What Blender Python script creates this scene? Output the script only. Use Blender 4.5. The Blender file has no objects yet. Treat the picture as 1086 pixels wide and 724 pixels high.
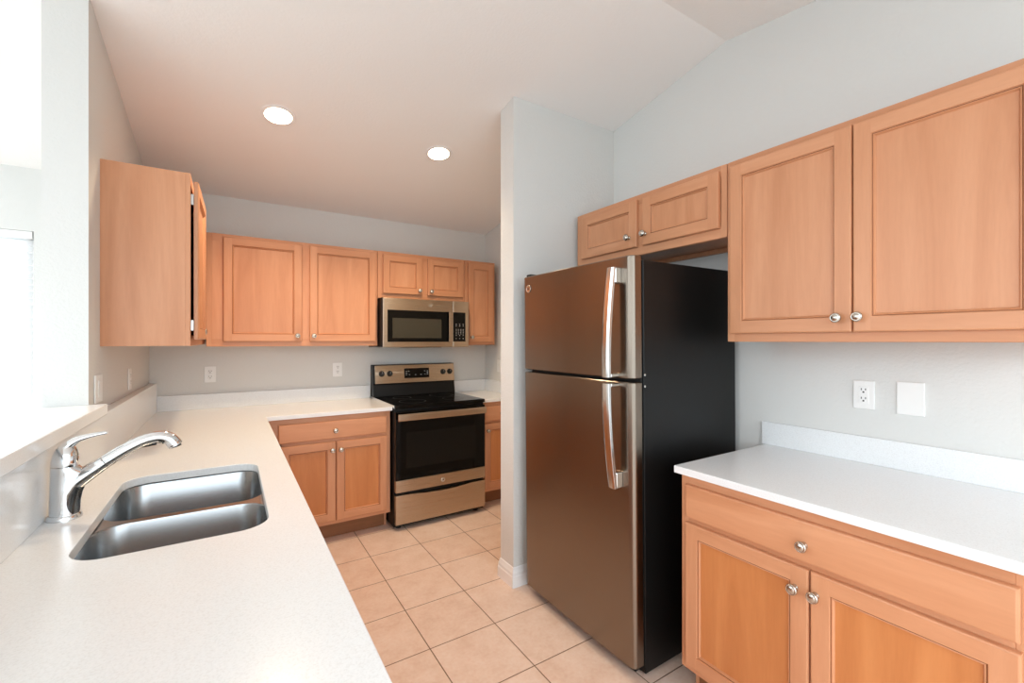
import bpy, bmesh, math, random
from mathutils import Vector, Matrix
random.seed(4)
PI = math.pi
scn = bpy.context.scene
COL = scn.collection

# ------------------------------------------------------------------ camera
cam_d = bpy.data.cameras.new('camera')
cam = bpy.data.objects.new('camera', cam_d)
COL.objects.link(cam)
cam.location = (0, 0, 1.404)
cam.rotation_euler = (PI / 2, 0, -0.5673)
cam_d.sensor_width = 36
cam_d.lens = 469.25 / 1086 * 36
cam_d.shift_y = -0.92 / 1086
cam_d.clip_start = 0.01
scn.camera = cam

# ------------------------------------------------------------------ light
WORLD_STRENGTH = 2.45
GROUND_COLOR = (0.27, 0.32, 0.345, 1)
WORLD_COLOR = (0.85, 0.94, 1.0, 1)
CAN_STRENGTH = 12.0
CAN_POWER = 28.0
CAN_COLOR = (1.0, 0.76, 0.50, 1)
w = bpy.data.worlds.new('daylight')
scn.world = w
w.use_nodes = True
bg = w.node_tree.nodes['Background']
bg.inputs[0].default_value = WORLD_COLOR
bg.inputs[1].default_value = WORLD_STRENGTH
# bright overcast sky above, darker ground below the horizon
wn = w.node_tree
w_tc = wn.nodes.new('ShaderNodeTexCoord')
w_sep = wn.nodes.new('ShaderNodeSeparateXYZ')
w_mr = wn.nodes.new('ShaderNodeMapRange')
w_mr.inputs['From Min'].default_value = -.25
w_mr.inputs['From Max'].default_value = .25
w_ramp = wn.nodes.new('ShaderNodeValToRGB')
w_ramp.color_ramp.elements[0].color = GROUND_COLOR
w_ramp.color_ramp.elements[1].color = WORLD_COLOR
wn.links.new(w_tc.outputs['Generated'], w_sep.inputs[0])
wn.links.new(w_sep.outputs['Z'], w_mr.inputs['Value'])
wn.links.new(w_mr.outputs[0], w_ramp.inputs['Fac'])
wn.links.new(w_ramp.outputs[0], bg.inputs[0])
vs = scn.view_settings
vs.view_transform = 'Standard'
vs.look = 'None'
vs.gamma = 1
vs.use_curve_mapping = False
vs.exposure = 0.88
scn.cycles.max_bounces = 10
scn.cycles.diffuse_bounces = 6


# ------------------------------------------------------------------ materials
def lin(c):
    return tuple(((v / 255) / 12.92 if v / 255 <= .04045 else ((v / 255 + .055) / 1.055) ** 2.4) for v in c) + (1,)


def new_mat(name):
    m = bpy.data.materials.new(name)
    m.use_nodes = True
    nt = m.node_tree
    return m, nt, nt.nodes['Principled BSDF']


def N(nt, kind, **kw):
    n = nt.nodes.new(kind)
    for k, v in kw.items():
        if hasattr(n, k):
            setattr(n, k, v)
        else:
            n.inputs[k].default_value = v
    return n


def plain(name, rgb, rough=.5, metal=0., spec=.5, coat=0., bump=None, bump_scale=200, bump_dist=.002, detail=3):
    m, nt, b = new_mat(name)
    b.inputs['Base Color'].default_value = lin(rgb)
    b.inputs['Roughness'].default_value = rough
    b.inputs['Metallic'].default_value = metal
    b.inputs['Specular IOR Level'].default_value = spec
    b.inputs['Coat Weight'].default_value = coat
    if bump:
        tc = N(nt, 'ShaderNodeTexCoord')
        no = N(nt, 'ShaderNodeTexNoise', Scale=bump_scale, Detail=detail)
        bp = N(nt, 'ShaderNodeBump', Strength=bump, Distance=bump_dist)
        nt.links.new(tc.outputs['Object'], no.inputs['Vector'])
        nt.links.new(no.outputs['Fac'], bp.inputs['Height'])
        nt.links.new(bp.outputs['Normal'], b.inputs['Normal'])
    return m


def ramp(nt, stops):
    r = nt.nodes.new('ShaderNodeValToRGB')
    el = r.color_ramp.elements
    while len(el) < len(stops):
        el.new(.5)
    for e, (p, c) in zip(el, stops):
        e.position = p
        e.color = c
    return r


def wood(name, axis, dark, mid, light, rough=.38):
    """maple with soft figure; axis = grain direction"""
    m, nt, b = new_mat(name)
    tc = N(nt, 'ShaderNodeTexCoord')
    oi = N(nt, 'ShaderNodeObjectInfo')
    add = N(nt, 'ShaderNodeVectorMath', operation='MULTIPLY_ADD')
    comb = N(nt, 'ShaderNodeCombineXYZ')
    mul = N(nt, 'ShaderNodeMath', operation='MULTIPLY')
    mul.inputs[1].default_value = 37.0
    nt.links.new(oi.outputs['Random'], mul.inputs[0])
    for i in range(3):
        nt.links.new(mul.outputs[0], comb.inputs[i])
    sc = {'x': (1.0, 9, 9), 'y': (9, 1.0, 9), 'z': (9, 9, 1.0)}[axis]
    add.inputs[1].default_value = sc
    nt.links.new(tc.outputs['Object'], add.inputs[0])
    nt.links.new(comb.outputs[0], add.inputs[2])
    n1 = N(nt, 'ShaderNodeTexNoise', Scale=1.1, Detail=5, Roughness=.55, Distortion=.8)
    n2 = N(nt, 'ShaderNodeTexNoise', Scale=14, Detail=3, Roughness=.6)
    nt.links.new(add.outputs[0], n1.inputs['Vector'])
    nt.links.new(add.outputs[0], n2.inputs['Vector'])
    r = ramp(nt, [(.30, lin(dark)), (.52, lin(mid)), (.74, lin(light))])
    nt.links.new(n1.outputs['Fac'], r.inputs['Fac'])
    mx = N(nt, 'ShaderNodeMixRGB', blend_type='MULTIPLY')
    mx.inputs[0].default_value = .35
    r2 = ramp(nt, [(.3, (.90, .88, .86, 1)), (.6, (1, 1, 1, 1))])
    nt.links.new(n2.outputs['Fac'], r2.inputs['Fac'])
    nt.links.new(r.outputs[0], mx.inputs[1])
    nt.links.new(r2.outputs[0], mx.inputs[2])
    hs = N(nt, 'ShaderNodeHueSaturation')
    mr = N(nt, 'ShaderNodeMapRange')
    mr.inputs['To Min'].default_value = .95
    mr.inputs['To Max'].default_value = 1.04
    nt.links.new(oi.outputs['Random'], mr.inputs['Value'])
    nt.links.new(mr.outputs[0], hs.inputs['Value'])
    nt.links.new(mx.outputs[0], hs.inputs['Color'])
    nt.links.new(hs.outputs[0], b.inputs['Base Color'])
    b.inputs['Roughness'].default_value = rough
    b.inputs['Specular IOR Level'].default_value = .4
    return m


WD, WM, WL = (193, 133, 95), (203, 144, 106), (212, 155, 118)
wood_v = wood('maple_vertical', 'z', WD, WM, WL)
wood_x = wood('maple_along_x', 'x', WD, WM, WL)
wood_y = wood('maple_along_y', 'y', WD, WM, WL)
wood_groove = wood('maple_dark_groove', 'z', (120, 76, 46), (138, 88, 54), (150, 98, 62), .5)  # darker maple tone for the thin groove band inside each door frame
wood_panel = wood('maple_veneer_panel', 'z', (188, 118, 68), (198, 128, 76), (207, 139, 86))
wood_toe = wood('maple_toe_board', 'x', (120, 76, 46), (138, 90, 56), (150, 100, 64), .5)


def steel(name, rgb, rough, axis, aniso=0.):
    m, nt, b = new_mat(name)
    b.inputs['Base Color'].default_value = lin(rgb)
    b.inputs['Metallic'].default_value = 1
    if aniso:
        b.inputs['Anisotropic'].default_value = aniso
        tg = N(nt, 'ShaderNodeTangent', direction_type='RADIAL', axis='Z')
        b.inputs['Anisotropic Rotation'].default_value = .25
        nt.links.new(tg.outputs[0], b.inputs['Tangent'])
    tc = N(nt, 'ShaderNodeTexCoord')
    mp = N(nt, 'ShaderNodeMapping')
    mp.inputs['Scale'].default_value = {'x': (3, 900, 900), 'y': (900, 3, 900), 'z': (900, 900, 3)}[axis]
    no = N(nt, 'ShaderNodeTexNoise', Scale=1, Detail=2)
    mr = N(nt, 'ShaderNodeMapRange')
    mr.inputs['To Min'].default_value = rough - .025
    mr.inputs['To Max'].default_value = rough + .025
    nt.links.new(tc.outputs['Object'], mp.inputs[0])
    nt.links.new(mp.outputs[0], no.inputs['Vector'])
    nt.links.new(no.outputs['Fac'], mr.inputs['Value'])
    nt.links.new(mr.outputs[0], b.inputs['Roughness'])
    bp = N(nt, 'ShaderNodeBump', Strength=.03, Distance=.0004)
    nt.links.new(no.outputs['Fac'], bp.inputs['Height'])
    nt.links.new(bp.outputs['Normal'], b.inputs['Normal'])
    return m


steel_y = steel('brushed_steel_fridge', (138, 126, 114), .26, 'y', .8)
steel_x = steel('brushed_steel_range', (190, 172, 152), .28, 'x', .7)
steel_sink = steel('brushed_steel_sink', (168, 171, 173), .24, 'y')
steel_bright = plain('polished_steel', (225, 224, 222), .16, 1)
chrome = plain('chrome', (226, 228, 230), .06, 1)
nickel = plain('satin_nickel', (196, 190, 180), .26, 1)
black_glass = plain('black_glass', (7, 7, 7), .06, 0, .22)
black_paint = plain('black_appliance_paint', (11, 11, 11), .40, 0, .30, bump=.15, bump_scale=500, bump_dist=.0006)
black_plastic = plain('black_plastic', (16, 16, 16), .35)
dark_gap = plain('dark_gasket', (10, 10, 10), .7)
grey_window = plain('tinted_oven_window', (18, 17, 15), .10, 0, .25)
mw_window = plain('screened_microwave_window', (62, 58, 48), .16, 0, .3)
print_grey = plain('grey_print', (170, 170, 168), .5)
white_plastic = plain('white_plastic', (236, 236, 234), .32)
white_trim = plain('white_trim_paint', (238, 238, 238), .4)
slot_dark = plain('socket_slot', (50, 48, 46), .6)
wall_mat = plain('pale_grey_wall_paint', (216, 216, 213), .75, spec=.3, bump=.45, bump_scale=95, bump_dist=.003, detail=2)
ceil_mat = plain('ceiling_paint', (241, 240, 238), .85, spec=.2, bump=.35, bump_scale=70, bump_dist=.003, detail=3)
hinge_mat = plain('hinge_metal', (190, 188, 184), .3, 1)


def quartz():
    m, nt, b = new_mat('white_quartz')
    tc = N(nt, 'ShaderNodeTexCoord')
    n = N(nt, 'ShaderNodeTexNoise', Scale=260, Detail=2)
    r = ramp(nt, [(.30, lin((224, 225, 225))), (.45, lin((230, 232, 233))), (.7, lin((234, 236, 237)))])
    nt.links.new(tc.outputs['Object'], n.inputs['Vector'])
    nt.links.new(n.outputs['Fac'], r.inputs['Fac'])
    nt.links.new(r.outputs[0], b.inputs['Base Color'])
    b.inputs['Roughness'].default_value = .2
    b.inputs['Specular IOR Level'].default_value = .45
    return m


quartz_mat = quartz()


def tile():
    m, nt, b = new_mat('beige_floor_tile')
    T = .34073
    tc = N(nt, 'ShaderNodeTexCoord')
    mp = N(nt, 'ShaderNodeMapping')
    mp.inputs['Location'].default_value = (-.7686 % T, -2.5823 % T, 0)
    nt.links.new(tc.outputs['Object'], mp.inputs[0])
    br = N(nt, 'ShaderNodeTexBrick', offset=0, squash=1)
    br.inputs['Scale'].default_value = 1
    br.inputs['Brick Width'].default_value = T
    br.inputs['Row Height'].default_value = T
    br.inputs['Mortar Size'].default_value = .0028
    br.inputs['Mortar Smooth'].default_value = .3
    br.inputs['Bias'].default_value = 0
    br.inputs['Color1'].default_value = (.46, .46, .46, 1)
    br.inputs['Color2'].default_value = (.54, .54, .54, 1)
    br.inputs['Mortar'].default_value = (.5, .5, .5, 1)
    nt.links.new(mp.outputs[0], br.inputs['Vector'])
    n1 = N(nt, 'ShaderNodeTexNoise', Scale=9, Detail=7, Roughness=.65)
    n2 = N(nt, 'ShaderNodeTexNoise', Scale=60, Detail=4)
    nt.links.new(tc.outputs['Object'], n1.inputs['Vector'])
    nt.links.new(tc.outputs['Object'], n2.inputs['Vector'])
    r = ramp(nt, [(.32, lin((221, 192, 173))), (.5, lin((228, 202, 185))), (.7, lin((234, 211, 196)))])
    nt.links.new(n1.outputs['Fac'], r.inputs['Fac'])
    ov = N(nt, 'ShaderNodeMixRGB', blend_type='OVERLAY')
    ov.inputs[0].default_value = .2
    nt.links.new(r.outputs[0], ov.inputs[1])
    nt.links.new(n2.outputs['Fac'], ov.inputs[2])
    ov2 = N(nt, 'ShaderNodeMixRGB', blend_type='OVERLAY')
    ov2.inputs[0].default_value = .6
    nt.links.new(ov.outputs[0], ov2.inputs[1])
    nt.links.new(br.outputs['Color'], ov2.inputs[2])
    mx = N(nt, 'ShaderNodeMixRGB')
    mx.inputs[2].default_value = lin((128, 98, 74))
    nt.links.new(br.outputs['Fac'], mx.inputs[0])
    nt.links.new(ov2.outputs[0], mx.inputs[1])
    nt.links.new(mx.outputs[0], b.inputs['Base Color'])
    bp = N(nt, 'ShaderNodeBump', Strength=.5, Distance=.002, invert=True)
    nt.links.new(br.outputs['Fac'], bp.inputs['Height'])
    nt.links.new(bp.outputs['Normal'], b.inputs['Normal'])
    b.inputs['Roughness'].default_value = .42
    return m


tile_mat = tile()


def lamp_mat():
    m, nt, b = new_mat('lit_lamp_lens')
    b.inputs['Base Color'].default_value = (1, 1, 1, 1)
    b.inputs['Emission Color'].default_value = CAN_COLOR
    b.inputs['Emission Strength'].default_value = CAN_STRENGTH
    return m


lens_mat = lamp_mat()


def blind_mat():
    m, nt, b = new_mat('white_blind_slat')
    out = nt.nodes['Material Output']
    d = N(nt, 'ShaderNodeBsdfDiffuse')
    d.inputs[0].default_value = (.9, .9, .9, 1)
    t = N(nt, 'ShaderNodeBsdfTranslucent')
    t.inputs[0].default_value = (.95, .95, .95, 1)
    mx = N(nt, 'ShaderNodeMixShader')
    mx.inputs[0].default_value = .85
    nt.links.new(d.outputs[0], mx.inputs[1])
    nt.links.new(t.outputs[0], mx.inputs[2])
    nt.links.new(mx.outputs[0], out.inputs[0])
    return m


slat_mat = blind_mat()


def glass_mat():
    m, nt, b = new_mat('window_glass')
    b.inputs['Base Color'].default_value = (1, 1, 1, 1)
    b.inputs['Roughness'].default_value = 0
    b.inputs['Transmission Weight'].default_value = 1
    b.inputs['IOR'].default_value = 1.05
    return m


pane_mat = glass_mat()


# ------------------------------------------------------------------ mesh helpers
class MB:
    def __init__(self):
        self.v, self.f, self.m = [], [], []

    def add(self, vs_, fs, mi=0):
        k = len(self.v)
        self.v += [Vector(p) for p in vs_]
        for f in fs:
            self.f.append([k + i for i in f])
            self.m.append(mi)
        return self

    def box(self, x0, x1, y0, y1, z0, z1, mi=0):
        x0, x1 = sorted((x0, x1)); y0, y1 = sorted((y0, y1)); z0, z1 = sorted((z0, z1))
        p = [(x0, y0, z0), (x1, y0, z0), (x1, y1, z0), (x0, y1, z0), (x0, y0, z1), (x1, y0, z1), (x1, y1, z1), (x0, y1, z1)]
        return self.add(p, [(3, 2, 1, 0), (4, 5, 6, 7), (0, 1, 5, 4), (1, 2, 6, 5), (2, 3, 7, 6), (3, 0, 4, 7)], mi)

    def prism(self, loop, vec, mi=0):
        """planar loop extruded by vec"""
        n = len(loop)
        a = [Vector(p) for p in loop]
        b = [p + Vector(vec) for p in a]
        fs = [tuple(range(n - 1, -1, -1)), tuple(range(n, 2 * n))]
        fs += [(i, (i + 1) % n, n + (i + 1) % n, n + i) for i in range(n)]
        return self.add(a + b, fs, mi)

    def loft(self, loops, cap0=True, cap1=True, mi=0):
        n = len(loops[0])
        vs_ = [p for l in loops for p in l]
        fs = []
        for k in range(len(loops) - 1):
            for i in range(n):
                j = (i + 1) % n
                fs.append((k * n + i, k * n + j, (k + 1) * n + j, (k + 1) * n + i))
        if cap0: fs.append(tuple(range(n - 1, -1, -1)))
        if cap1: fs.append(tuple((len(loops) - 1) * n + i for i in range(n)))
        return self.add(vs_, fs, mi)

    def lathe(self, prof, o, axis, n=24, mi=0, cap=True):
        """profile of (radius, height along axis)"""
        o = Vector(o); a = Vector(axis).normalized()
        u = a.orthogonal().normalized(); w_ = a.cross(u)
        loops = [[o + a * h + (u * math.cos(2 * PI * i / n) + w_ * math.sin(2 * PI * i / n)) * max(r, 1e-4) for i in range(n)] for r, h in prof]
        return self.loft(loops, cap, cap, mi=mi)

    def tube(self, pts, radii, n=16, mi=0, squash=None):
        pts = [Vector(p) for p in pts]
        if not hasattr(radii, '__len__'): radii = [radii] * len(pts)
        T = []
        for i in range(len(pts)):
            a = pts[max(i - 1, 0)]; b = pts[min(i + 1, len(pts) - 1)]
            T.append((b - a).normalized())
        u = T[0].orthogonal().normalized() if abs(T[0].y) > .9 else (Vector((0, 1, 0)) - T[0] * T[0].y).normalized()
        loops = []
        for p, t, r in zip(pts, T, radii):
            u = (u - t * u.dot(t)).normalized()
            w_ = t.cross(u)
            ru, rw = (r if isinstance(r, tuple) else (r, r))
            loops.append([p + u * math.cos(2 * PI * i / n) * ru + w_ * math.sin(2 * PI * i / n) * rw for i in range(n)])
        return self.loft(loops, mi=mi)

    def build(self, name, mats, parent=None, bev=0, seg=2, smooth=False, angle=35, holes=False):
        off = world_origin(parent)
        me = bpy.data.meshes.new(name)
        me.from_pydata([p - off for p in self.v], [], self.f)
        if not isinstance(mats, (list, tuple)): mats = [mats]
        for m in mats: me.materials.append(m)
        me.polygons.foreach_set('material_index', self.m)
        bm = bmesh.new(); bm.from_mesh(me)
        bmesh.ops.remove_doubles(bm, verts=bm.verts, dist=1e-6)
        bmesh.ops.recalc_face_normals(bm, faces=bm.faces)
        bm.to_mesh(me); bm.free()
        o = bpy.data.objects.new(name, me)
        COL.objects.link(o)
        if parent: o.parent = parent
        if bev:
            b = o.modifiers.new('bevel', 'BEVEL')
            b.width = bev; b.segments = seg; b.limit_method = 'ANGLE'; b.angle_limit = math.radians(40)
            b.harden_normals = False
        if smooth or bev:
            for p in me.polygons: p.use_smooth = True
            bm = bmesh.new(); bm.from_mesh(me)
            for e in bm.edges:
                if len(e.link_faces) == 2 and e.calc_face_angle(0) > math.radians(angle): e.smooth = False
            bm.to_mesh(me); bm.free()
            if bev:
                for p in me.polygons: p.use_smooth = False
        return o


ORIG = {}


def world_origin(o):
    v = Vector((0, 0, 0))
    while o is not None:
        v += ORIG.get(o.name, Vector(o.location))
        o = o.parent
    return v


def thing(name, label, cat, loc, group=None):
    o = bpy.data.objects.new(name, None)
    o.empty_display_size = .1
    COL.objects.link(o)
    o.location = loc
    o['label'] = label; o['category'] = cat
    if group: o['group'] = group
    return o


def tag(o, label, cat, group=None):
    o['label'] = label; o['category'] = cat
    if group: o['group'] = group
    return o


def structure(o):
    o['kind'] = 'structure'
    return o


def rrect(x0, x1, y0, y1, r, n=8):
    """rounded rectangle, list of (x, y) anticlockwise"""
    pts = []
    for cx, cy, a0 in ((x1 - r, y1 - r, 0), (x0 + r, y1 - r, PI / 2), (x0 + r, y0 + r, PI), (x1 - r, y0 + r, 1.5 * PI)):
        for i in range(n + 1):
            a = a0 + PI / 2 * i / n
            pts.append((cx + r * math.cos(a), cy + r * math.sin(a)))
    return pts


def slab_with_holes(outer, holes, z0, z1):
    """flat slab with holes cut right through"""
    bm = bmesh.new()
    def ring(pts):
        vs_ = [bm.verts.new((p[0], p[1], z1)) for p in pts]
        return [bm.edges.new((vs_[i], vs_[(i + 1) % len(vs_)])) for i in range(len(vs_))]
    es = ring(outer)
    for h in holes: es += ring(h)
    bmesh.ops.triangle_fill(bm, use_beauty=True, use_dissolve=False, edges=es)
    r = bmesh.ops.extrude_face_region(bm, geom=bm.faces[:])
    for v in [g for g in r['geom'] if isinstance(g, bmesh.types.BMVert)]: v.co.z = z0
    bm.verts.index_update()
    mb = MB()
    mb.add([v.co.copy() for v in bm.verts], [[v.index for v in f.verts] for f in bm.faces])
    bm.free()
    return mb


def text_mesh(body, size, o, u, v, name, mat, parent, depth=.0006):
    cu = bpy.data.curves.new(name, 'FONT')
    cu.body = body; cu.size = size; cu.align_x = 'CENTER'; cu.align_y = 'CENTER'; cu.extrude = depth; cu.resolution_u = 2
    t = bpy.data.objects.new('text_source', cu)
    COL.objects.link(t)
    dg = bpy.context.evaluated_depsgraph_get()
    me = bpy.data.meshes.new_from_object(t.evaluated_get(dg))
    bpy.data.objects.remove(t)
    u = Vector(u); v = Vector(v); w_ = u.cross(v)
    off = world_origin(parent)
    for vt in me.vertices:
        c = vt.co
        vt.co = Vector(o) + u * c.x + v * c.y + w_ * c.z - off
    me.materials.clear(); me.materials.append(mat)
    ob = bpy.data.objects.new(name, me)
    COL.objects.link(ob); ob.parent = parent
    return ob


def badge(parent, c, u, v, r, name='badge'):
    """round appliance emblem: disc, rim and monogram"""
    w_ = Vector(u).cross(Vector(v))
    b = MB().lathe([(r, 0), (r, .0014), (r * .9, .0024), (r * .8, .0024), (r * .76, .0014), (0, .0014)], c, w_, 28).build(name, steel_bright, parent, smooth=True)
    text_mesh('GE', r * .95, Vector(c) + w_ * .0018, u, v, 'monogram', black_plastic, b)
    return b


# ------------------------------------------------------------------ room constants
XL, XR, YB = -.465, 2.155, 3.880          # left wall face, right wall face, back wall face
ZB, RY, RZ = 2.462, 1.329, 2.947          # ceiling at back wall, ridge position, ridge height
SL2 = .145


def ceil_z(y):
    return ZB + (RZ - ZB) * (YB - y) / (YB - RY) if y > RY else RZ - SL2 * (RY - y)


# ------------------------------------------------------------------ structure
XO, YN = -3.0, -1.5
structure(MB().box(XO, XR + .12, YN, YB + .12, -.1, 0).build('floor', tile_mat))
slope = MB()
slope.prism([(XO, YB + .12, ceil_z(YB + .12)), (XO, RY, RZ), (XO, YN, ceil_z(YN)), (XO, YN, ceil_z(YN) + .12), (XO, RY, RZ + .12), (XO, YB + .12, ceil_z(YB) + .12)], (XR + .12 - XO, 0, 0))
structure(slope.build('ceiling', ceil_mat))


def wall_x(name, x0, x1, ya, yb):
    """wall standing along Y with its top following the ceiling"""
    ys = [ya] + ([RY] if ya < RY < yb else []) + [yb]
    loop = [(x0, ya, 0), (x0, yb, 0)] + [(x0, y, ceil_z(y) - .0005) for y in reversed(ys)]
    return structure(MB().prism(loop, (x1 - x0, 0, 0)).build(name, wall_mat))


wall_x('wall_right', XR, XR + .12, YN, YB)
wall_x('wall_left', XL - .13, XL, 2.34, YB)
PX, PY0, PY1 = 1.362, 2.122, 2.262
wp = MB()
loop = [(PX, PY0, 0), (PX, PY1, 0), (PX, PY1, ceil_z(PY1) - .0005), (PX, PY0, ceil_z(PY0) - .0005)]
wp.prism(loop, (XR - PX, 0, 0))
structure(wp.build('wall_partition', wall_mat))
# back wall with the window opening
WX0, WX1, WZ0, WZ1 = -2.75, -1.02, .62, 2.075
wb = MB()
wb.box(WX1, XR + .12, YB, YB + .12, 0, ZB)
wb.box(XO, WX0, YB, YB + .12, 0, ZB)
wb.box(WX0, WX1, YB, YB + .12, 0, WZ0)
wb.box(WX0, WX1, YB, YB + .12, WZ1, ZB)
structure(wb.build('wall_back', wall_mat))
# half wall below the bar
structure(MB().box(XL - .13, XL, .28, 2.339, 0, 1.113).build('wall_half', wall_mat))

# window
wf = MB()
fy0, fy1, fw = YB + .045, YB + .085, .045
wf.box(WX0, WX1, fy0, fy1, WZ0, WZ0 + fw); wf.box(WX0, WX1, fy0, fy1, WZ1 - fw, WZ1)
wf.box(WX0, WX0 + fw, fy0, fy1, WZ0 + fw, WZ1 - fw); wf.box(WX1 - fw, WX1, fy0, fy1, WZ0 + fw, WZ1 - fw)
wf.box((WX0 + WX1) / 2 - .025, (WX0 + WX1) / 2 + .025, fy0, fy1, WZ0 + fw, WZ1 - fw)
win = structure(wf.build('window_1', white_trim, bev=.003))
for a, b in ((WX0 + fw, (WX0 + WX1) / 2 - .025), ((WX0 + WX1) / 2 + .025, WX1 - fw)):
    MB().box(a, b, fy0 + .017, fy0 + .022, WZ0 + fw, WZ1 - fw).build('pane', pane_mat, win)
MB().box(WX0 - .02, WX1 + .02, YB - .03, YB + .045, WZ0 - .022, WZ0).build('window_sill', white_trim, win, bev=.003)
# blind
bl = thing('window_blind', 'white horizontal blind lowered over the bright window beyond the bar', 'blind', ((WX0 + WX1) / 2, YB + .02, WZ1))
MB().box(WX0 + .006, WX1 - .006, YB - .002, YB + .04, WZ1 - .045, WZ1 - .002).build('headrail', white_plastic, bl, bev=.003)
sm = MB()
z = WZ1 - .07
while z > WZ0 + .05:
    t = math.radians(58)
    dy, dz = .021 * math.cos(t), .021 * math.sin(t)
    sm.add([(WX0 + .01, YB + .019 - dy, z - dz), (WX1 - .01, YB + .019 - dy, z - dz), (WX1 - .01, YB + .019 + dy, z + dz), (WX0 + .01, YB + .019 + dy, z + dz)], [(0, 1, 2, 3)])
    z -= .040
so = sm.build('slats', slat_mat, bl)
sd = so.modifiers.new('thick', 'SOLIDIFY'); sd.thickness = .002
MB().box(WX0 + .01, WX1 - .01, YB + .005, YB + .033, WZ0 + .012, WZ0 + .03).build('bottom_rail', white_plastic, bl, bev=.003)
for x in (WX0 + .25, (WX0 + WX1) / 2, WX1 - .25):
    MB().tube([(x, YB - .004, WZ1 - .045), (x, YB - .004, WZ0 + .03)], .0012, 6).build('ladder_cord', white_plastic, bl)

# baseboard round the end of the partition
bbp = [(0, 0), (.014, 0), (.014, .060), (.011, .066), (.011, .082), (.007, .092), (.004, .108), (0, .112)]


def base_loop(corner, d1):
    return [(corner[0] + d1[0] * t, corner[1] + d1[1] * t, z) for t, z in bbp]


bb = MB()
bb.loft([[(1.90, PY0 - t, z) for t, z in bbp], [(PX - t, PY0 - t, z) for t, z in bbp], [(PX - t, PY1 + t, z) for t, z in bbp], [(1.9, PY1 + t, z) for t, z in bbp]])
structure(bb.build('baseboard_partition', white_trim, smooth=True, angle=20))

# ------------------------------------------------------------------ cabinets
FAC = {'-y': (Vector((1, 0, 0)), Vector((0, -1, 0))), '-x': (Vector((0, 1, 0)), Vector((-1, 0, 0))), '+x': (Vector((0, 1, 0)), Vector((1, 0, 0)))}


def at(fac, a, d, z):
    """a along the run, d the coordinate on the depth axis"""
    return Vector((a, d, z)) if fac == '-y' else Vector((d, a, z))


def knob(parent, fac, a, d, z, s=1.1):
    w_ = FAC[fac][1]
    prof = [(.0095, 0), (.0095, .002), (.0060, .005), (.0055, .012), (.009, .0155), (.0145, .0185), (.0158, .0215), (.0150, .0245), (.0128, .0262), (.0118, .0256), (.0095, .0268), (.005, .0290), (0, .0295)]
    return MB().lathe([(r * s, h * s) for r, h in prof], at(fac, a, d, z), w_, 22).build('knob', nickel, parent, smooth=True, angle=60)


def add_door(root, fac, a0, a1, z0, z1, d, kn=None, sw=.051, th=.019, panel=None):
    """frame-and-panel door; d = plane of the face frame it lies on"""
    u, w_ = FAC[fac]
    d += .0012 * (w_.x + w_.y)
    W, Hh = a1 - a0, z1 - z0
    def ring(ins, dep):
        return [at(fac, a0 + ins, d, z0 + ins) + w_ * dep, at(fac, a1 - ins, d, z0 + ins) + w_ * dep, at(fac, a1 - ins, d, z1 - ins) + w_ * dep, at(fac, a0 + ins, d, z1 - ins) + w_ * dep]
    mb = MB()
    def band(A, B, rails=True):
        for i in range(4):
            j = (i + 1) % 4
            mb.add([A[i], A[j], B[j], B[i]], [(0, 1, 2, 3)], 1 if i in (0, 2) else 0)
    seq = [ring(0, 0), ring(0, th - .005), ring(.0015, th - .0018), ring(.005, th)]
    mb.add(seq[0], [(3, 2, 1, 0)], 0)
    for A, B in zip(seq, seq[1:]): band(A, B)
    # stiles run full height, rails sit between them
    e = .005
    def q(x0, x1, y0, y1, mi):
        mb.add([at(fac, a0 + x0, d, z0 + y0) + w_ * th, at(fac, a0 + x1, d, z0 + y0) + w_ * th, at(fac, a0 + x1, d, z0 + y1) + w_ * th, at(fac, a0 + x0, d, z0 + y1) + w_ * th], [(0, 1, 2, 3)], mi)
    q(e, sw, e, Hh - e, 0); q(W - sw, W - e, e, Hh - e, 0)
    q(sw, W - sw, e, sw, 1); q(sw, W - sw, Hh - sw, Hh - e, 1)
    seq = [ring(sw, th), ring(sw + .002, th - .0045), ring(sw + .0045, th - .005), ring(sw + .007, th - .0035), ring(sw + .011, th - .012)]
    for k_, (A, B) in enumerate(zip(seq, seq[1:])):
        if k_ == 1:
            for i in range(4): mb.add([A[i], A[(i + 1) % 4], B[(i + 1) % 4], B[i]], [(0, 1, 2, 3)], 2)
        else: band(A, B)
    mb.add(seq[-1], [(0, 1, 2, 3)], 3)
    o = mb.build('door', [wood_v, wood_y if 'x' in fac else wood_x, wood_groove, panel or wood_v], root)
    if kn:
        knob(o, fac, kn[0], d + (w_.x + w_.y) * th, kn[1])
    return o


def add_drawer(root, fac, a0, a1, z0, z1, d, kn=None, th=.019):
    u, w_ = FAC[fac]
    d += .0012 * (w_.x + w_.y)
    mb = MB()
    loops = []
    for ins, dep in ((0, 0), (0, th - .006), (.0015, th - .002), (.006, th)):
        loops.append([at(fac, a0 + ins, d, z0 + ins) + w_ * dep, at(fac, a1 - ins, d, z0 + ins) + w_ * dep, at(fac, a1 - ins, d, z1 - ins) + w_ * dep, at(fac, a0 + ins, d, z1 - ins) + w_ * dep])
    mb.loft(loops)
    o = mb.build('drawer_front', wood_y if 'x' in fac else wood_x, root)
    if kn: knob(o, fac, kn[0], d + (w_.x + w_.y) * th, kn[1])
    return o


def bbox(mb, fac, a0, a1, d0, d1, z0, z1, mi=0):
    if fac == '-y': mb.box(a0, a1, d0, d1, z0, z1, mi)
    else: mb.box(d0, d1, a0, a1, z0, z1, mi)


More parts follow.
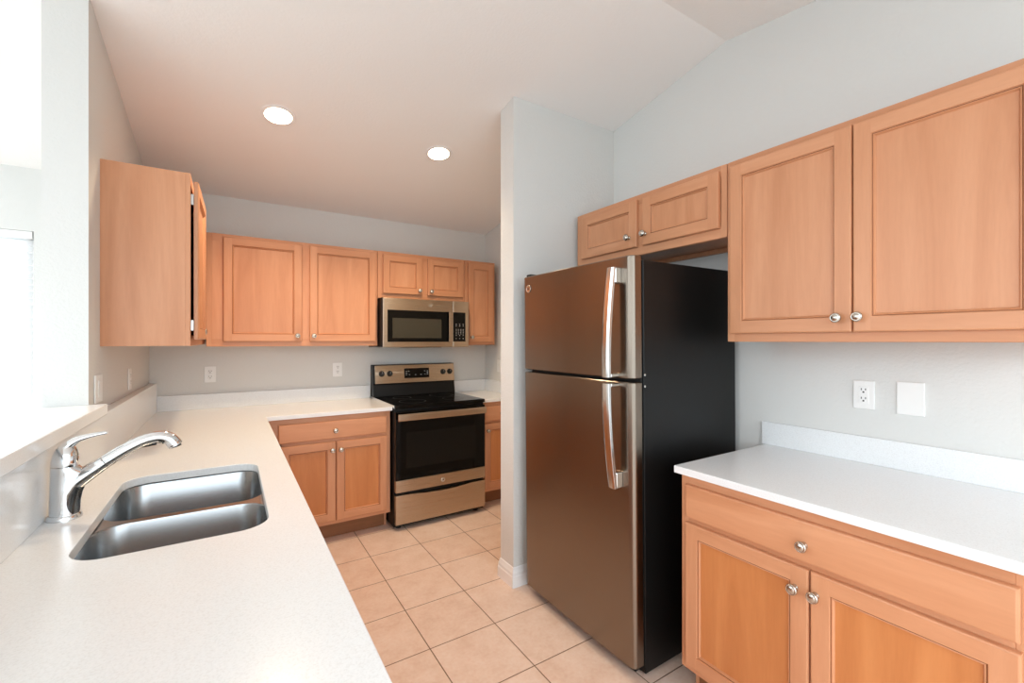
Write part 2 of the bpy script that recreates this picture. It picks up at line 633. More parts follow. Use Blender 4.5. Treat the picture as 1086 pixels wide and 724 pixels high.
def upper_cabinet(label, fac, a0, a1, z0, z1, back, frame, doors, group=None, frame_a0=None):
    s = FAC[fac][1].x + FAC[fac][1].y
    root = thing('wall_cabinet', label, 'cabinet', at(fac, (a0 + a1) / 2, back, z0), 'maple wall cabinets')
    mb = MB()
    fb = frame - s * .019
    g = .0005
    bbox(mb, fac, a0 + g, a0 + .016, back, fb, z0, z1 - .001); bbox(mb, fac, a1 - .016, a1 - g, back, fb, z0, z1 - .001)
    bbox(mb, fac, a0 + .016, a1 - .016, back, back + s * .008, z0, z1 - .001)
    bbox(mb, fac, a0 + .016, a1 - .016, back + s * .008, fb, z0 + .022, z0 + .036)
    bbox(mb, fac, a0 + .016, a1 - .016, back + s * .008, fb, z1 - .016, z1 - .001)
    bbox(mb, fac, a0 + .016, a1 - .016, back + s * .008, back + s * .024, z0, z0 + .022)
    mb.build('carcass', wood_v, root)
    fr = MB()
    st = .03
    fa0 = a0 if frame_a0 is None else frame_a0
    gi = (wood_y if 'x' in fac else wood_x)
    bbox(fr, fac, fa0 + g, fa0 + st, fb, frame, z0, z1, 0); bbox(fr, fac, a1 - st, a1 - g, fb, frame, z0, z1, 0)
    bbox(fr, fac, fa0 + st, a1 - st, fb, frame, z0, z0 + st + .02, 1); bbox(fr, fac, fa0 + st, a1 - st, fb, frame, z1 - st - .02, z1, 1)
    for (p, q_) in zip(doors, doors[1:]):
        lo, hi = p[1] - .02, q_[0] + .02
        bbox(fr, fac, lo, hi, fb, frame, z0 + st + .02, z1 - st - .02, 0)
    if doors[0][0] - fa0 > st: bbox(fr, fac, fa0 + st, doors[0][0] + .015, fb, frame, z0 + st + .02, z1 - st - .02, 0)
    if a1 - doors[-1][1] > st: bbox(fr, fac, doors[-1][1] - .015, a1 - st, fb, frame, z0 + st + .02, z1 - st - .02, 0)
    fr.build('face_frame', [wood_v, gi], root, bev=.0012, seg=1)
    for dr in doors:
        add_door(root, fac, dr[0], dr[1], dr[2], dr[3], frame, dr[4] if len(dr) > 4 else None)
    return root


def base_cabinet(label, fac, a0, a1, back, frame, doors, drawers, z0=.118, z1=.8845, toe=.10, group=None):
    s = FAC[fac][1].x + FAC[fac][1].y
    root = thing('base_cabinet', label, 'cabinet', at(fac, (a0 + a1) / 2, back, 0), 'maple base cabinets')
    fb = frame - s * .019
    mb = MB()
    g = .0006
    for p, q_ in ((a0 + g, a0 + .016), (a1 - .016, a1 - g)):
        bbox(mb, fac, p, q_, back, fb, z0, z1)
        bbox(mb, fac, p, q_, back, frame - s * toe, 0, z0)
    bbox(mb, fac, a0 + .016, a1 - .016, back, back + s * .008, 0, z1)
    bbox(mb, fac, a0 + .016, a1 - .016, back + s * .008, fb, z0, z0 + .016)
    mb.build('carcass', wood_v, root)
    fr = MB()
    st = .035
    gi = (wood_y if 'x' in fac else wood_x)
    bbox(fr, fac, a0 + g, a0 + st, fb, frame, z0, z1, 0); bbox(fr, fac, a1 - st, a1 - g, fb, frame, z0, z1, 0)
    bbox(fr, fac, a0 + st, a1 - st, fb, frame, z0, z0 + .06, 1); bbox(fr, fac, a0 + st, a1 - st, fb, frame, z1 - .06, z1, 1)
    zs = [min(p[2] for p in drawers)] if drawers else []
    for zz in zs: bbox(fr, fac, a0 + st, a1 - st, fb, frame, zz - .04, zz + .02, 1)
    if drawers and drawers[0][0] - a0 > .05: bbox(fr, fac, a0 + st, drawers[0][0] + .02, fb, frame, z0 + .06, z1 - .06, 0)
    for (p, q_) in zip(doors, doors[1:]):
        bbox(fr, fac, p[1] - .02, q_[0] + .02, fb, frame, z0 + .06, (zs[0] - .04) if zs else z1 - .06, 0)
    fr.build('face_frame', [wood_v, gi], root, bev=.0012, seg=1)
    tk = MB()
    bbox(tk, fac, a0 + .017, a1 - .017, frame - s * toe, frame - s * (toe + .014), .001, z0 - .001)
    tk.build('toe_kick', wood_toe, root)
    for dr in doors: add_door(root, fac, *dr[:4], frame, dr[4], panel=wood_panel)
    for dr in drawers: add_drawer(root, fac, *dr[:4], frame, dr[4])
    return root


# --- back wall base cabinets
FB = 3.268                                 # face frame plane
base_cabinet('maple base cabinet with one drawer and two doors left of the range', '-y', .172, 1.006, YB, FB,
             [(.277, .617, .154, .703, (.596, .648)), (.624, .978, .154, .703, (.652, .646))],
             [(.266, .974, .725, .849, (.616, .782))], z0=.128)
base_cabinet('narrow maple base cabinet right of the range by the partition', '-y', 1.782, XR - .001, YB, FB,
             [(1.80, 2.118, .154, .703, (1.826, .647))], [(1.80, 2.118, .725, .849, (1.958, .782))], z0=.128)
# --- peninsula cabinets face the fridge
PF = .165
grp = 'peninsula cabinets facing the refrigerator'
for i, (a, b, lab) in enumerate(((.32, 1.20, 'maple peninsula base cabinet at the near end of the long counter'), (1.20, 2.20, 'maple peninsula base cabinet below the sink'),
                               (2.20, 3.235, 'maple peninsula base cabinet in the counter corner near the range'))):
    m_ = (a + b) / 2
    base_cabinet(lab, '+x', a, b, XL + .001, PF, [(a + .03, m_ - .003, .15, .70, (m_ - .03, .645)), (m_ + .003, b - .03, .15, .70, (m_ + .03, .645))],
                 [(a + .03, b - .03, .722, .846, None if i == 1 else (m_, .782))])
# --- right wall base cabinet
RF = 1.516
base_cabinet('large maple base cabinet with wide drawer under the right-hand counter', '-x', .20, 1.122, XR - .001, RF,
             [(.223, .652, .142, .698, (.636, .632)), (.657, 1.094, .142, .698, (.694, .630))],
             [(.226, 1.094, .718, .845, (.668, .772))], toe=.09)

# --- wall cabinets
UF = 3.583
upper_cabinet('two-door maple wall cabinet on the back wall left of the microwave', '-y', -.135, 1.0, 1.365, 2.127, YB, UF,
              [(-.04, .446, 1.397, 2.108, (.414, 1.44)), (.497, .984, 1.397, 2.108, (.524, 1.44))])
upper_cabinet('short maple wall cabinet above the microwave', '-y', 1.002, 1.777, 1.748, 2.127, YB, UF,
              [(1.041, 1.372, 1.787, 2.104, (1.345, 1.822)), (1.422, 1.756, 1.787, 2.104, (1.449, 1.822))])
upper_cabinet('narrow tall maple wall cabinet right of the microwave', '-y', 1.779, 2.090, 1.365, 2.127, YB, UF,
              [(1.811, 2.064, 1.391, 2.104, (1.838, 1.435))])
LF = -.154
lc = upper_cabinet('maple wall cabinet on the left wall showing its plain side panel', '+x', 2.518, YB - .001, 1.380, 2.176, XL, LF,
                   [(2.54, 3.035, 1.41, 2.146), (3.055, 3.55, 1.41, 2.146)])
# the near door of the left cabinet stands slightly ajar on its hinges
doors_l = [c for c in lc.children if c.name.startswith('door')]
nd = doors_l[0]
piv = Vector((LF, 2.54, 1.41)) - world_origin(lc)
nd.matrix_local = Matrix.Translation(piv) @ Matrix.Rotation(math.radians(-1.2), 4, 'Z') @ Matrix.Translation(-piv)
nd.location.x += .010
knob(nd, '+x', 3.005, LF + .0202, 1.455)
for zz in (2.06, 1.475):
    MB().box(LF - .001, LF + .012, 2.531, 2.541, zz - .025, zz + .025).build('hinge', hinge_mat, lc, bev=.002)

RU = 1.82
upper_cabinet('large two-door maple wall cabinet above the right-hand counter', '-x', .186, 1.116, 1.400, 2.172, XR, RU,
              [(.212, .652, 1.434, 2.147, (.633, 1.485)), (.656, 1.097, 1.434, 2.147, (.695, 1.484))])
upper_cabinet('short maple wall cabinet above the refrigerator', '-x', 1.118, 2.100, 1.856, 2.172, XR, RU,
              [(1.148, 1.572, 1.897, 2.146, (1.553, 1.954)), (1.611, 2.04, 1.897, 2.146, (1.662, 1.953))])

# ------------------------------------------------------------------ counters
ZC, TH = .914, .028
XA, YC = .197, 3.239
SINK = (-.312, .091, 1.338, 2.064)
hole = rrect(*SINK, .075, 8)
XS = 1.0145
faucet_hole = []
outer = [(XL + .0005, .29), (XA, .29), (XA, YC), (XS, YC), (XS, YB - .0005), (XL + .0005, YB - .0005)]
ct = slab_with_holes(outer, [hole], ZC - TH, ZC).build('countertop', quartz_mat, bev=.0025)
tag(ct, 'white quartz L-shaped countertop holding the sink and running to the range', 'countertop')
MB().box(XL + .0005, -.4235, .29, YB - .0005, ZC, 1.1125).build('side_splash', quartz_mat, ct, bev=.002)
MB().box(-.423, XS, YB - .02, YB - .0005, ZC, ZC + .107).build('backsplash', quartz_mat, ct, bev=.002)
c2 = MB().box(1.7745, XR - .0005, YC, YB - .0005, ZC - TH, ZC).build('countertop', quartz_mat, bev=.0025)
tag(c2, 'small white quartz countertop right of the range', 'countertop')
MB().box(1.7745, XR - .0005, YB - .02, YB - .0005, ZC, ZC + .107).build('backsplash', quartz_mat, c2, bev=.002)
MB().box(XR - .02, XR - .0005, YC + .01, YB - .0205, ZC, ZC + .107).build('side_splash', quartz_mat, c2, bev=.002)
c3 = MB().box(1.473, XR - .0005, .186, 1.1266, ZC - TH, ZC).build('countertop', quartz_mat, bev=.0025)
tag(c3, 'white quartz countertop on the right wall beside the refrigerator', 'countertop')
MB().box(XR - .014, XR - .0005, .186, 1.141, ZC, ZC + .106).build('backsplash', quartz_mat, c3, bev=.002)
bar = MB().prism([(-.90, .27, 1.1135), (-.408, .27, 1.1135), (-.408, 2.338, 1.1135), (-.90, 2.338, 1.1135)], (0, 0, .041)).build('bar_top', quartz_mat, bev=.003)
tag(bar, 'raised white quartz bar ledge on the half wall behind the faucet', 'bar ledge')

# ------------------------------------------------------------------ sink
sk = thing('sink', 'double-bowl undermount stainless steel sink in the white counter', 'sink', (-.11, 1.70, .66))
bx0, bx1 = -.318, .097
YD = 1.672
bowls = [(bx0, bx1, 1.330, YD - .013), (bx0, bx1, YD + .013, 2.072)]
zt = ZC - TH - .004
holes_b = [rrect(*b, .075, 8) for b in bowls]
slab_with_holes([(bx0 - .022, 1.312), (bx1 + .022, 1.312), (bx1 + .022, 2.092), (bx0 - .022, 2.092)], holes_b, zt - .0015, zt).build('rim', steel_sink, sk)
for b in bowls:
    loops = []
    for ins, zz, r in ((-.0003, zt, .075), (.002, zt - .005, .074), (.005, zt - .19, .072), (.009, zt - .215, .07), (.020, zt - .232, .06), (.040, zt - .238, .045), (.12, zt - .240, .02)):
        loops.append([(x, y, zz) for x, y in rrect(b[0] + ins, b[1] - ins, b[2] + ins, b[3] - ins, r, 8)])
    o = MB().loft(loops, cap0=False).build('bowl', steel_sink, sk, smooth=True, angle=60)
    cx, cy = (b[0] + b[1]) / 2, (b[2] + b[3]) / 2
    MB().lathe([(.044, 0), (.044, .003), (.034, .004), (.030, -.003), (.010, -.003), (.008, .006), (0, .007)], (cx, cy, zt - .2405), (0, 0, 1), 24).build('drain', steel_bright, o, smooth=True)

# ------------------------------------------------------------------ faucet
fx, fy = -.385, 1.693
fa = thing('faucet', 'single-lever chrome pull-out faucet beside the sink', 'faucet', (fx, fy, ZC))
MB().lathe([(.037, 0), (.037, .004), (.0345, .012), (.033, .014)], (fx, fy, ZC), (0, 0, 1), 32).build('base_ring', chrome, fa, smooth=True, angle=50)


def egg(z, rl, rr, rw, n=32):
    """section with radius rl away from, rr towards the spout"""
    return [(fx + (rr if math.cos(a) > 0 else rl) * math.cos(a), fy + rw * math.sin(a), z) for a in [2 * PI * i / n for i in range(n)]]


z0 = ZC + .014
MB().loft([egg(z0, .031, .033, .031), egg(z0 + .03, .0305, .033, .0305), egg(z0 + .055, .030, .037, .030), egg(z0 + .08, .0295, .046, .029), egg(z0 + .098, .029, .053, .027), egg(z0 + .112, .029, .047, .0275), egg(z0 + .124, .029, .034, .0285), egg(z0 + .130, .0285, .0285, .0285)]).build('body', chrome, fa, smooth=True, angle=50)


def spline(P, n=8):
    P = [Vector(p) for p in P]
    Q = [P[0] * 2 - P[1]] + P + [P[-1] * 2 - P[-2]]
    out = []
    for i in range(1, len(Q) - 2):
        for k in range(n):
            t = k / n
            a, b, c, d = Q[i - 1], Q[i], Q[i + 1], Q[i + 2]
            out.append(.5 * ((2 * b) + (c - a) * t + (2 * a - 5 * b + 4 * c - d) * t * t + (3 * b - a - 3 * c + d) * t ** 3))
    out.append(P[-1])
    return out


def taper(rs, n=8):
    out = []
    for a, b in zip(rs, rs[1:]): out += [a + (b - a) * k / n for k in range(n)]
    return out + [rs[-1]]


sp = spline([(fx + .012, fy, 1.005), (fx + .045, fy, 1.030), (-.302, fy + .001, 1.058)])
MB().tube(sp, taper([.027, .0225, .0185]), 20).build('spout', chrome, fa, smooth=True, angle=60)
sp2 = spline([(-.300, fy + .001, 1.059), (-.262, fy + .002, 1.084), (-.222, fy + .003, 1.105), (-.185, fy + .004, 1.114), (-.160, fy + .005, 1.107), (-.146, fy + .006, 1.090), (-.142, fy + .006, 1.083)])
hd = MB().tube(sp2, taper([.0186, .0174, .0168, .0178, .0195, .0205, .0198]), 20).build('spray_head', chrome, fa, smooth=True, angle=60)
MB().lathe([(.015, 0), (.015, .004), (0, .004)], (-.1415, fy + .006, 1.0835), (.25, 0, -1), 18).build('spray_face', black_plastic, hd, smooth=True, angle=50)
MB().tube([(-.222, fy + .003, 1.091), (-.205, fy + .004, 1.094), (-.186, fy + .005, 1.094)], [(.006, .004), (.007, .006), (.005, .003)], 12).build('spray_button', black_plastic, hd, smooth=True)
cap = MB().lathe([(.0285, 0), (.0290, .004), (.0288, .014), (.0265, .030), (.0215, .045), (.014, .056), (.006, .061), (0, .062)], (fx, fy, z0 + .131), (.10, 0, 1), 32).build('lever_cap', chrome, fa, smooth=True, angle=50)
lv = spline([(fx - .008, fy, 1.085), (fx + .004, fy, 1.110), (fx + .024, fy, 1.126), (fx + .052, fy + .001, 1.135), (fx + .088, fy + .001, 1.141)])
MB().tube(lv, [(a, b) for a, b in zip(taper([.019, .017, .0135, .012, .009]), taper([.018, .014, .0095, .0070, .0045]))], 18).build('lever', chrome, cap, smooth=True, angle=60)

# ------------------------------------------------------------------ range
rg = thing('range', 'stainless steel and black electric range between the back counters', 'stove', (1.394, 3.5, 0))
x0, x1, yf = 1.018, 1.771, 3.188
MB().box(x0, x1, yf + .035, YB - .012, .022, .906).build('body', black_paint, rg, bev=.003)
for x in (x0 + .05, x1 - .05):
    for y in (yf + .08, YB - .08): MB().lathe([(.02, 0), (.02, .014), (.012, .0225)], (x, y, 0), (0, 0, 1), 14).build('foot', black_plastic, rg)
# glass cooktop
ck = MB().prism([(x0 + .001, yf + .005, .898), (x0 + .001, YB - .075, .898), (x0 + .001, YB - .075, .925), (x0 + .001, yf + .012, .925), (x0 + .001, yf + .005, .919)], (x1 - x0 - .002, 0, 0)).build('cooktop', black_glass, rg, bev=.002)
MB().box(x0 - .0008, x0 + .0035, yf + .02, YB - .08, .906, .9262).build('side_trim', steel_bright, ck)
for cx, cy, r in ((x0 + .2, yf + .19, .105), (x1 - .2, yf + .19, .09), (x0 + .2, yf + .44, .075), (x1 - .2, yf + .44, .105)):
    MB().lathe([(r, 0), (r, .0004), (r - .003, .0004), (r - .003, 0)], (cx, cy, .9251), (0, 0, 1), 48, cap=False).build('burner_ring', plain('burner_print', (48, 48, 48), .3) if 'burner_print' not in bpy.data.materials else bpy.data.materials['burner_print'], ck)
# back console
bc = MB()
bc.prism([(x0 + .002, YB - .115, .925), (x0 + .002, YB - .012, .925), (x0 + .002, YB - .012, 1.196), (x0 + .002, YB - .085, 1.196), (x0 + .002, YB - .105, 1.036), (x0 + .002, YB - .098, 1.028)], (x1 - x0 - .004, 0, 0))
con = bc.build('console', black_paint, rg, bev=.004)
# slanted steel control face
P0, P1 = Vector((0, YB - .1075, 1.036)), Vector((0, YB - .0875, 1.190))
vdir = (P1 - P0).normalized(); nrm = Vector((0, -vdir.z, vdir.y))
pf = MB()
pf.prism([(x0 + .016, P0.y, P0.z), (x1 - .006, P0.y, P0.z), (x1 - .006, P1.y, P1.z), (x0 + .016, P1.y, P1.z)], nrm * .004)
face = pf.build('control_face', steel_x, con, bev=.0015)


def on_face(x, t, lift=.004):
    return Vector((x, 0, 0)) + P0 + (P1 - P0) * t + nrm * lift


for x in (x0 + .072, x0 + .142, x1 - .118, x1 - .052):
    k = MB().lathe([(.025, 0), (.025, .003), (.021, .006), (.0195, .022), (.017, .025), (0, .025)], on_face(x, .54), nrm, 24).build('control_knob', black_plastic, con, smooth=True, angle=40)
    MB().box(-.0012, .0012, -.0004, .0004, 0, .012)
    c0 = on_face(x, .54, .0292)
    MB().prism([c0 - Vector((.0012, 0, 0)), c0 + Vector((.0012, 0, 0)), c0 + Vector((.0012, 0, 0)) + vdir * .015, c0 - Vector((.0012, 0, 0)) + vdir * .015], nrm * .0006).build('pointer', print_grey, k)
dx0, dx1 = x0 + .270, x0 + .500
disp = MB().prism([on_face(dx0, .24), on_face(dx1, .24), on_face(dx1, .80), on_face(dx0, .80)], nrm * .003).build('display_panel', black_glass, con, bev=.002)
for i, (fx_, ft) in enumerate([(.08, .7), (.17, .7), (.08, .36), (.20, .36), (.44, .34), (.66, .34), (.82, .36), (.93, .36), (.82, .68), (.93, .68), (.08, .53), (.93, .52)]):
    c0 = on_face(dx0 + (dx1 - dx0) * fx_, .24 + .56 * ft, .0072)
    MB().prism([c0 + Vector((-.006, 0, 0)) - vdir * .003, c0 + Vector((.006, 0, 0)) - vdir * .003, c0 + Vector((.006, 0, 0)) + vdir * .003, c0 + Vector((-.006, 0, 0)) + vdir * .003], nrm * .0003).build('button_print', print_grey, disp)
# oven door
od = MB().box(x0 + .004, x1 - .004, yf, yf + .034, .372, .880).build('oven_door', black_glass, rg, bev=.004)
MB().box(x0 + .085, x1 - .085, yf - .0008, yf + .002, .455, .720).build('oven_window', grey_window, od)
MB().box(x0 + .004, x1 - .004, yf - .004, yf + .034, .284, .3715).build('door_band', steel_x, od, bev=.003)
badge(od, ((x0 + x1) / 2, yf - .004, .326), (1, 0, 0), (0, 0, 1), .017)
hb = MB()
hl = [(.0, .0), (.014, -.002), (.020, .01), (.020, .040), (.014, .050), (0, .050)]
hb.prism([(x0 + .012, yf - .036 - (a - .010), .816 + b) for a, b in hl], (x1 - x0 - .024, 0, 0))
h_ = hb.build('handle', steel_x, od, bev=.004, seg=3)
for x in (x0 + .03, x1 - .055):
    MB().box(x, x + .025, yf - .0265, yf + .001, .823, .858).build('handle_post', steel_x, h_, bev=.003)
# storage drawer with scooped top edge
n = 20
top = []
for i in range(n + 1):
    t = i / n
    s_ = max(0, 1 - ((t - .5) / .36) ** 2) if abs(t - .5) < .36 else 0
    top.append((x1 - .004 - (x1 - x0 - .008) * t, yf - .002, .262 - .016 * s_ ** 1.3))
MB().prism([(x0 + .004, yf - .002, .048), (x1 - .004, yf - .002, .048)] + top, (0, .034, 0)).build('storage_drawer', steel_x, rg, bev=.002)

# ------------------------------------------------------------------ microwave
mx0, mx1, my, mz0, mz1 = 1.014, 1.766, 3.48, 1.350, 1.7455
mw = thing('microwave', 'stainless steel over-the-range microwave below the short wall cabinet', 'microwave', ((mx0 + mx1) / 2, YB, mz0))
MB().box(mx0 - .006, mx1 + .004, my + .020, YB - .002, mz0 + .004, mz1).build('body', black_paint, mw, bev=.003)
xs = 1.616
dr = MB().box(mx0, xs - .001, my, my + .0195, mz0, mz1 - .002).build('door', steel_x, mw, bev=.004)
cp = MB().box(xs + .001, mx1, my, my + .0195, mz0, mz1 - .002).build('control_panel', steel_x, mw, bev=.004)
gl = MB().prism([(mx0 + .036, my - .0015, mz0 + .044), (xs - .008, my - .0015, mz0 + .044), (xs - .008, my - .0015, mz1 - .098), (mx0 + .036, my - .0015, mz1 - .096)], (0, .002, 0)).build('door_glass', black_glass, dr, bev=.0008)
MB().prism([(mx0 + .076, my - .0022, mz0 + .075), (1.508, my - .0022, mz0 + .075), (1.508, my - .0022, mz1 - .163), (mx0 + .076, my - .0022, mz1 - .160)], (0, .001, 0)).build('door_window', mw_window, dr)
MB().box(1.568, 1.604, my - .030, my - .020, mz0 + .040, mz1 - .092).build('handle', steel_x, dr, bev=.005, seg=3)
for zz in (mz0 + .052, mz1 - .118): MB().box(1.576, 1.597, my - .0195, my - .0018, zz, zz + .014).build('handle_post', steel_x, dr)
kp = MB().box(xs + .002, mx1 - .032, my - .0015, my + .0005, mz0 + .046, mz1 - .098).build('keypad', black_glass, cp, bev=.0008)
kz = mz0 + .07
for r_, zz in enumerate((.195, .18, .15, .138, .126, .112, .098, .072)):
    for c_ in range(3 if r_ not in (2, 3, 4, 5) else 4):
        ncol = 3 if r_ not in (2, 3, 4, 5) else 4
        xx = xs + .030 + c_ * (.066 / (ncol - 1))
        MB().box(xx - .004, xx + .004, my - .0019, my - .0016, mz0 + zz - .0025, mz0 + zz + .0025).build('key_print', print_grey, kp)
text_mesh('GE', .026, ((mx0 + xs) / 2 + .095, my - .0006, mz1 - .050), (1, 0, 0), (0, 0, 1), 'emblem', print_grey, dr, .0004)
MB().box(mx0 + .20, mx1 - .24, my + .04, my + .2, mz0 - .004, mz0 + .0035).build('grease_filter', dark_gap, mw)
MB().box(mx0 - .07, mx0 - .0065, my + .11, my + .16, mz0 + .004, mz0 + .012).build('mounting_lip', dark_gap, mw)

# ------------------------------------------------------------------ refrigerator
fr_ = thing('refrigerator', 'top-freezer refrigerator with stainless doors and black side in front of the partition', 'refrigerator', (1.78, 1.645, 0))
fy0, fy1 = 1.252, 2.050
fd0 = 1.388                               # door front
MB().box(1.456, XR - .035, fy0, fy1, .02, 1.742).build('cabinet', black_paint, fr_, bev=.004)
for x in (1.49, XR - .09):
    for y in (fy0 + .05, fy1 - .05): MB().lathe([(.018, 0), (.018, .012), (.01, .021)], (x, y, 0), (0, 0, 1), 14).build('foot', black_plastic, fr_)
MB().box(1.430, 1.4555, fy0 + .03, fy1 - .03, .024, .052).build('toe_grille', dark_gap, fr_)


def fridge_door(z0, z1):
    # plan section: slightly bowed front with rounded outer corners
    pts = []
    ya, yb_ = fy0 + .002, fy1 - .002
    pts.append((1.447, ya)); pts.append((fd0 + .028, ya))
    for i in range(1, 9):
        a = PI / 2 * i / 8
        pts.append((fd0 + .004 + .024 * (1 - math.sin(a)), ya + .026 * (1 - math.cos(a))))
    for i in range(1, 10):
        t = i / 10
        pts.append((fd0 + .004 - .016 * t * (1 - t), ya + .026 + (yb_ - ya - .052) * t))
    for i in range(0, 9):
        a = PI / 2 * (1 - i / 8)
        pts.append((fd0 + .004 + .024 * (1 - math.sin(a)), yb_ - .026 * (1 - math.cos(a))))
    pts.append((1.447, yb_))
    loops = [[(x, y, z) for x, y in pts] for z in (z0, z1)]
    c = Vector((1.42, (ya + yb_) / 2))
    lo = []
    for ins, z in ((.004, z0), (0, z0 + .004), (0, z1 - .004), (.004, z1)):
        lo.append([(x + (ins if x < 1.44 else 0), y + (ins if y < c.y else -ins), z) for x, y in pts])
    return MB().loft(lo)


GAP = 1.243
d_lo = fridge_door(.056, GAP - .007).build('door', steel_y, fr_, smooth=True, angle=30)
d_up = fridge_door(GAP + .007, 1.758).build('door', steel_y, fr_, smooth=True, angle=30)
d_up['label'] = 'short freezer door'
d_lo['label'] = 'tall fresh food door'
MB().box(1.4472, 1.4558, fy0 + .008, fy1 - .008, .06, 1.75).build('gasket', dark_gap, fr_)
MB().box(1.405, 1.4555, fy1 - .06, fy1 - .02, 1.7585, 1.772).build('hinge_cover', black_plastic, fr_, bev=.004)
badge(d_up, (fd0 + .0015, fy1 - .062, 1.690), (0, -1, 0), (0, 0, 1), .021)


def fridge_handle(parent, zs, zd):
    """zs = z of the flush end (by the gap), zd = z of the end on its block"""
    y = fy0 + .090
    n = 24
    wd = .038
    loops = []
    sgn = 1 if zd > zs else -1
    L = abs(zd - zs)
    for i in range(n + 1):
        t = i / n
        out = .064 - .020 * t ** 1.3 + .004 * math.sin(PI * t)
        thk = .015
        x = fd0 + .002 - out
        yy = y - .014 * (t ** 2)
        z = zs + sgn * L * t
        loops.append([(x, yy - wd / 2, z), (x - .004, yy - wd / 4, z), (x - .004, yy + wd / 4, z), (x, yy + wd / 2, z), (x + thk, yy + wd / 2, z), (x + thk, yy - wd / 2, z)])
    h = MB().loft(loops).build('handle', steel_bright, parent, bev=.0015, smooth=True, angle=50)
    xe = fd0 + .002 - .046 + .011
    MB().box(xe, fd0 + .003, y - .014 - wd / 2, y - .014 + wd / 2, zd - sgn * .065, zd).build('handle_block', steel_bright, h, bev=.004)
    MB().box(fd0 - .047, fd0 + .003, y - wd / 2, y + wd / 2, zs, zs + sgn * .016).build('handle_end', steel_bright, h, bev=.004)
    return h


fridge_handle(d_up, GAP + .012, 1.712)
fridge_handle(d_lo, GAP - .012, .795)
for zz in (GAP + .022, GAP - .026): MB().lathe([(.005, 0), (.005, .002), (0, .003)], (1.462, fy0, zz), (0, -1, 0), 12).build('side_screw', steel_bright, fr_, smooth=True)
fr_.rotation_euler = (0, math.radians(-.55), 0)

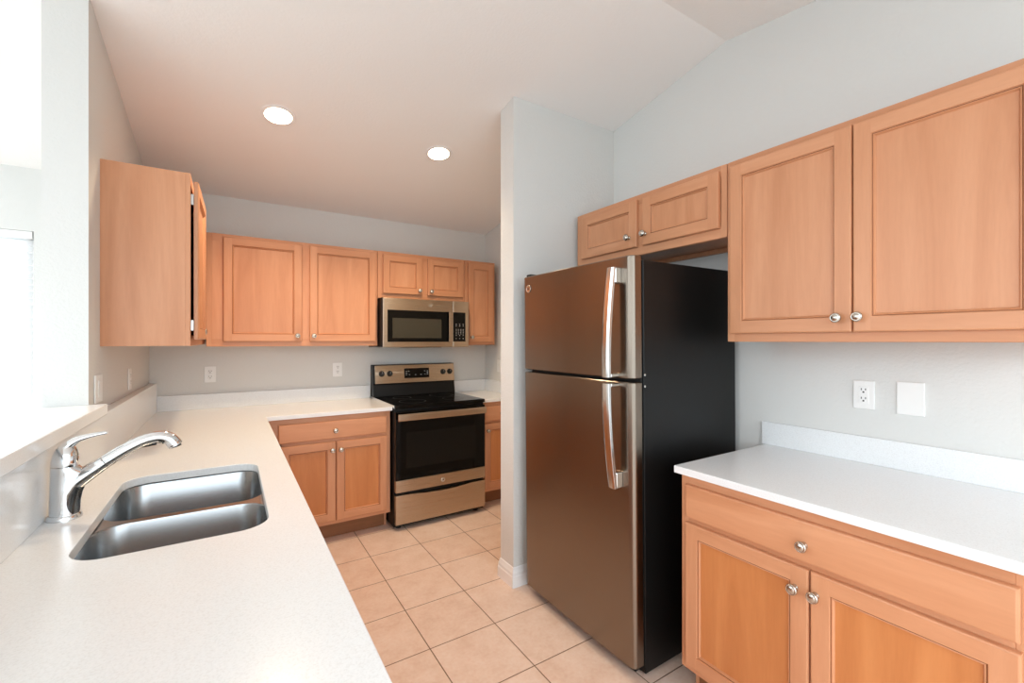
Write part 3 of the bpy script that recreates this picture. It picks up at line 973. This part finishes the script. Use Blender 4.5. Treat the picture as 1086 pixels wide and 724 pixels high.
# ------------------------------------------------------------------ outlets and switches
def plate(name, label, cat, c, fac, wid, hgt, kind, group=None):
    u, w_ = FAC[fac]
    c = Vector(c)
    root = thing(name, label, cat, c, {'wall_outlet': 'wall outlets', 'light_switch': 'light switches'}.get(name))
    def quad(mb, a0, a1, z0, z1, d0, d1):
        mb.prism([c + u * a0 + Vector((0, 0, z0)) + w_ * d0, c + u * a1 + Vector((0, 0, z0)) + w_ * d0, c + u * a1 + Vector((0, 0, z1)) + w_ * d0, c + u * a0 + Vector((0, 0, z1)) + w_ * d0], w_ * (d1 - d0))
    mb = MB(); quad(mb, -wid / 2, wid / 2, -hgt / 2, hgt / 2, .0004, .006)
    pl = mb.build('cover_plate', white_plastic, root, bev=.0025, seg=2)
    if kind == 'duplex':
        for s in (-1, 1):
            mb = MB(); mb.lathe([(.0165, .006), (.0165, .0082), (.015, .009), (0, .009)], c + Vector((0, 0, s * .0195)), w_, 20)
            f = mb.build('socket', white_plastic, root, smooth=True, angle=40)
            sl = MB(); quad(sl, -.0075, -.0050, s * .0195 + .0005, s * .0195 + .009, .009, .0093); sl.build('slot', slot_dark, f)
            sl = MB(); quad(sl, .0050, .0075, s * .0195 + .0005, s * .0195 + .009, .009, .0093); sl.build('slot', slot_dark, f)
            sl = MB(); quad(sl, -.0025, .0025, s * .0195 - .009, s * .0195 - .004, .009, .0093); sl.build('slot', slot_dark, f)
    elif kind == 'decora':
        mb = MB(); quad(mb, -.0168, .0168, -.0335, .0335, .006, .0078)
        f = mb.build('socket', white_plastic, root, bev=.001)
        for s in (-1, 1):
            sl = MB(); quad(sl, -.0085, -.0055, s * .0175 + .001, s * .0175 + .009, .0078, .0081); sl.build('slot', slot_dark, f)
            sl = MB(); quad(sl, .0055, .0085, s * .0175 + .001, s * .0175 + .009, .0078, .0081); sl.build('slot', slot_dark, f)
            sl = MB(); quad(sl, -.0030, .0030, s * .0175 - .009, s * .0175 - .003, .0078, .0081); sl.build('slot', slot_dark, f)
    elif kind == 'rocker':
        mb = MB(); quad(mb, -.0165, .0165, -.033, .033, .006, .0085)
        mb.build('rocker', white_plastic, root, bev=.002)
    if kind in ('duplex', 'decora', 'rocker'):
        for s in ((0,) if kind == 'duplex' else (-1, 1)):
            MB().lathe([(.003, .0058), (.003, .007), (0, .0073)], c + Vector((0, 0, s * .048)), w_, 10).build('screw', white_plastic, root)
    return root


plate('wall_outlet', 'white duplex outlet on the back wall nearest the left corner', 'outlet', (-.121, YB, 1.160), '-y', .070, .115, 'duplex')
plate('wall_outlet', 'white duplex outlet on the back wall just left of the range', 'outlet', (.752, YB, 1.164), '-y', .074, .115, 'duplex')
plate('wall_outlet', 'white square-faced outlet on the right wall above the counter', 'outlet', (XR, .741, 1.186), '-x', .071, .114, 'decora')
plate('blank_cover_plate', 'blank white cover plate on the right wall beside the outlet', 'cover plate', (XR, .596, 1.186), '-x', .082, .124, 'blank')
plate('light_switch', 'white switch plate on the right wall beyond the partition', 'light switch', (XR, 3.60, 1.163), '-x', .072, .115, 'rocker')
plate('light_switch', 'white rocker switch on the left wall beside the bar ledge end', 'light switch', (XL, 2.475, 1.205), '+x', .116, .116, 'rocker')
plate('wall_outlet', 'white outlet on the left wall below the side-panelled cabinet', 'outlet', (XL, 3.16, 1.195), '+x', .072, .115, 'decora')

# ------------------------------------------------------------------ ceiling lights
sl_ = (RZ - ZB) / (YB - RY)
nrm_c = Vector((0, -sl_, -1)).normalized()
for (x, y, lab) in ((.229, 2.80, 'lit round recessed ceiling light nearer the left wall'), (1.19, 2.79, 'lit round recessed ceiling light nearer the partition')):
    c = Vector((x, y, ceil_z(y)))
    root = thing('recessed_light', lab, 'ceiling light', c, 'recessed ceiling lights')
    MB().lathe([(.090, 0), (.088, .003), (.076, .005), (.070, .004), (.070, .001)], c, nrm_c, 40).build('trim_ring', white_trim, root, smooth=True)
    MB().lathe([(.0695, .0012), (.0695, .0030), (0, .0036)], c, nrm_c, 40).build('lens', lens_mat, root, smooth=True)
    ld = bpy.data.lights.new('lamp', 'SPOT')
    ld.energy = CAN_POWER; ld.color = CAN_COLOR[:3]; ld.shadow_soft_size = .06
    ld.spot_size = math.radians(128); ld.spot_blend = .75
    lo = bpy.data.objects.new('lamp', ld)
    COL.objects.link(lo); lo.parent = root
    lo.location = nrm_c * .07
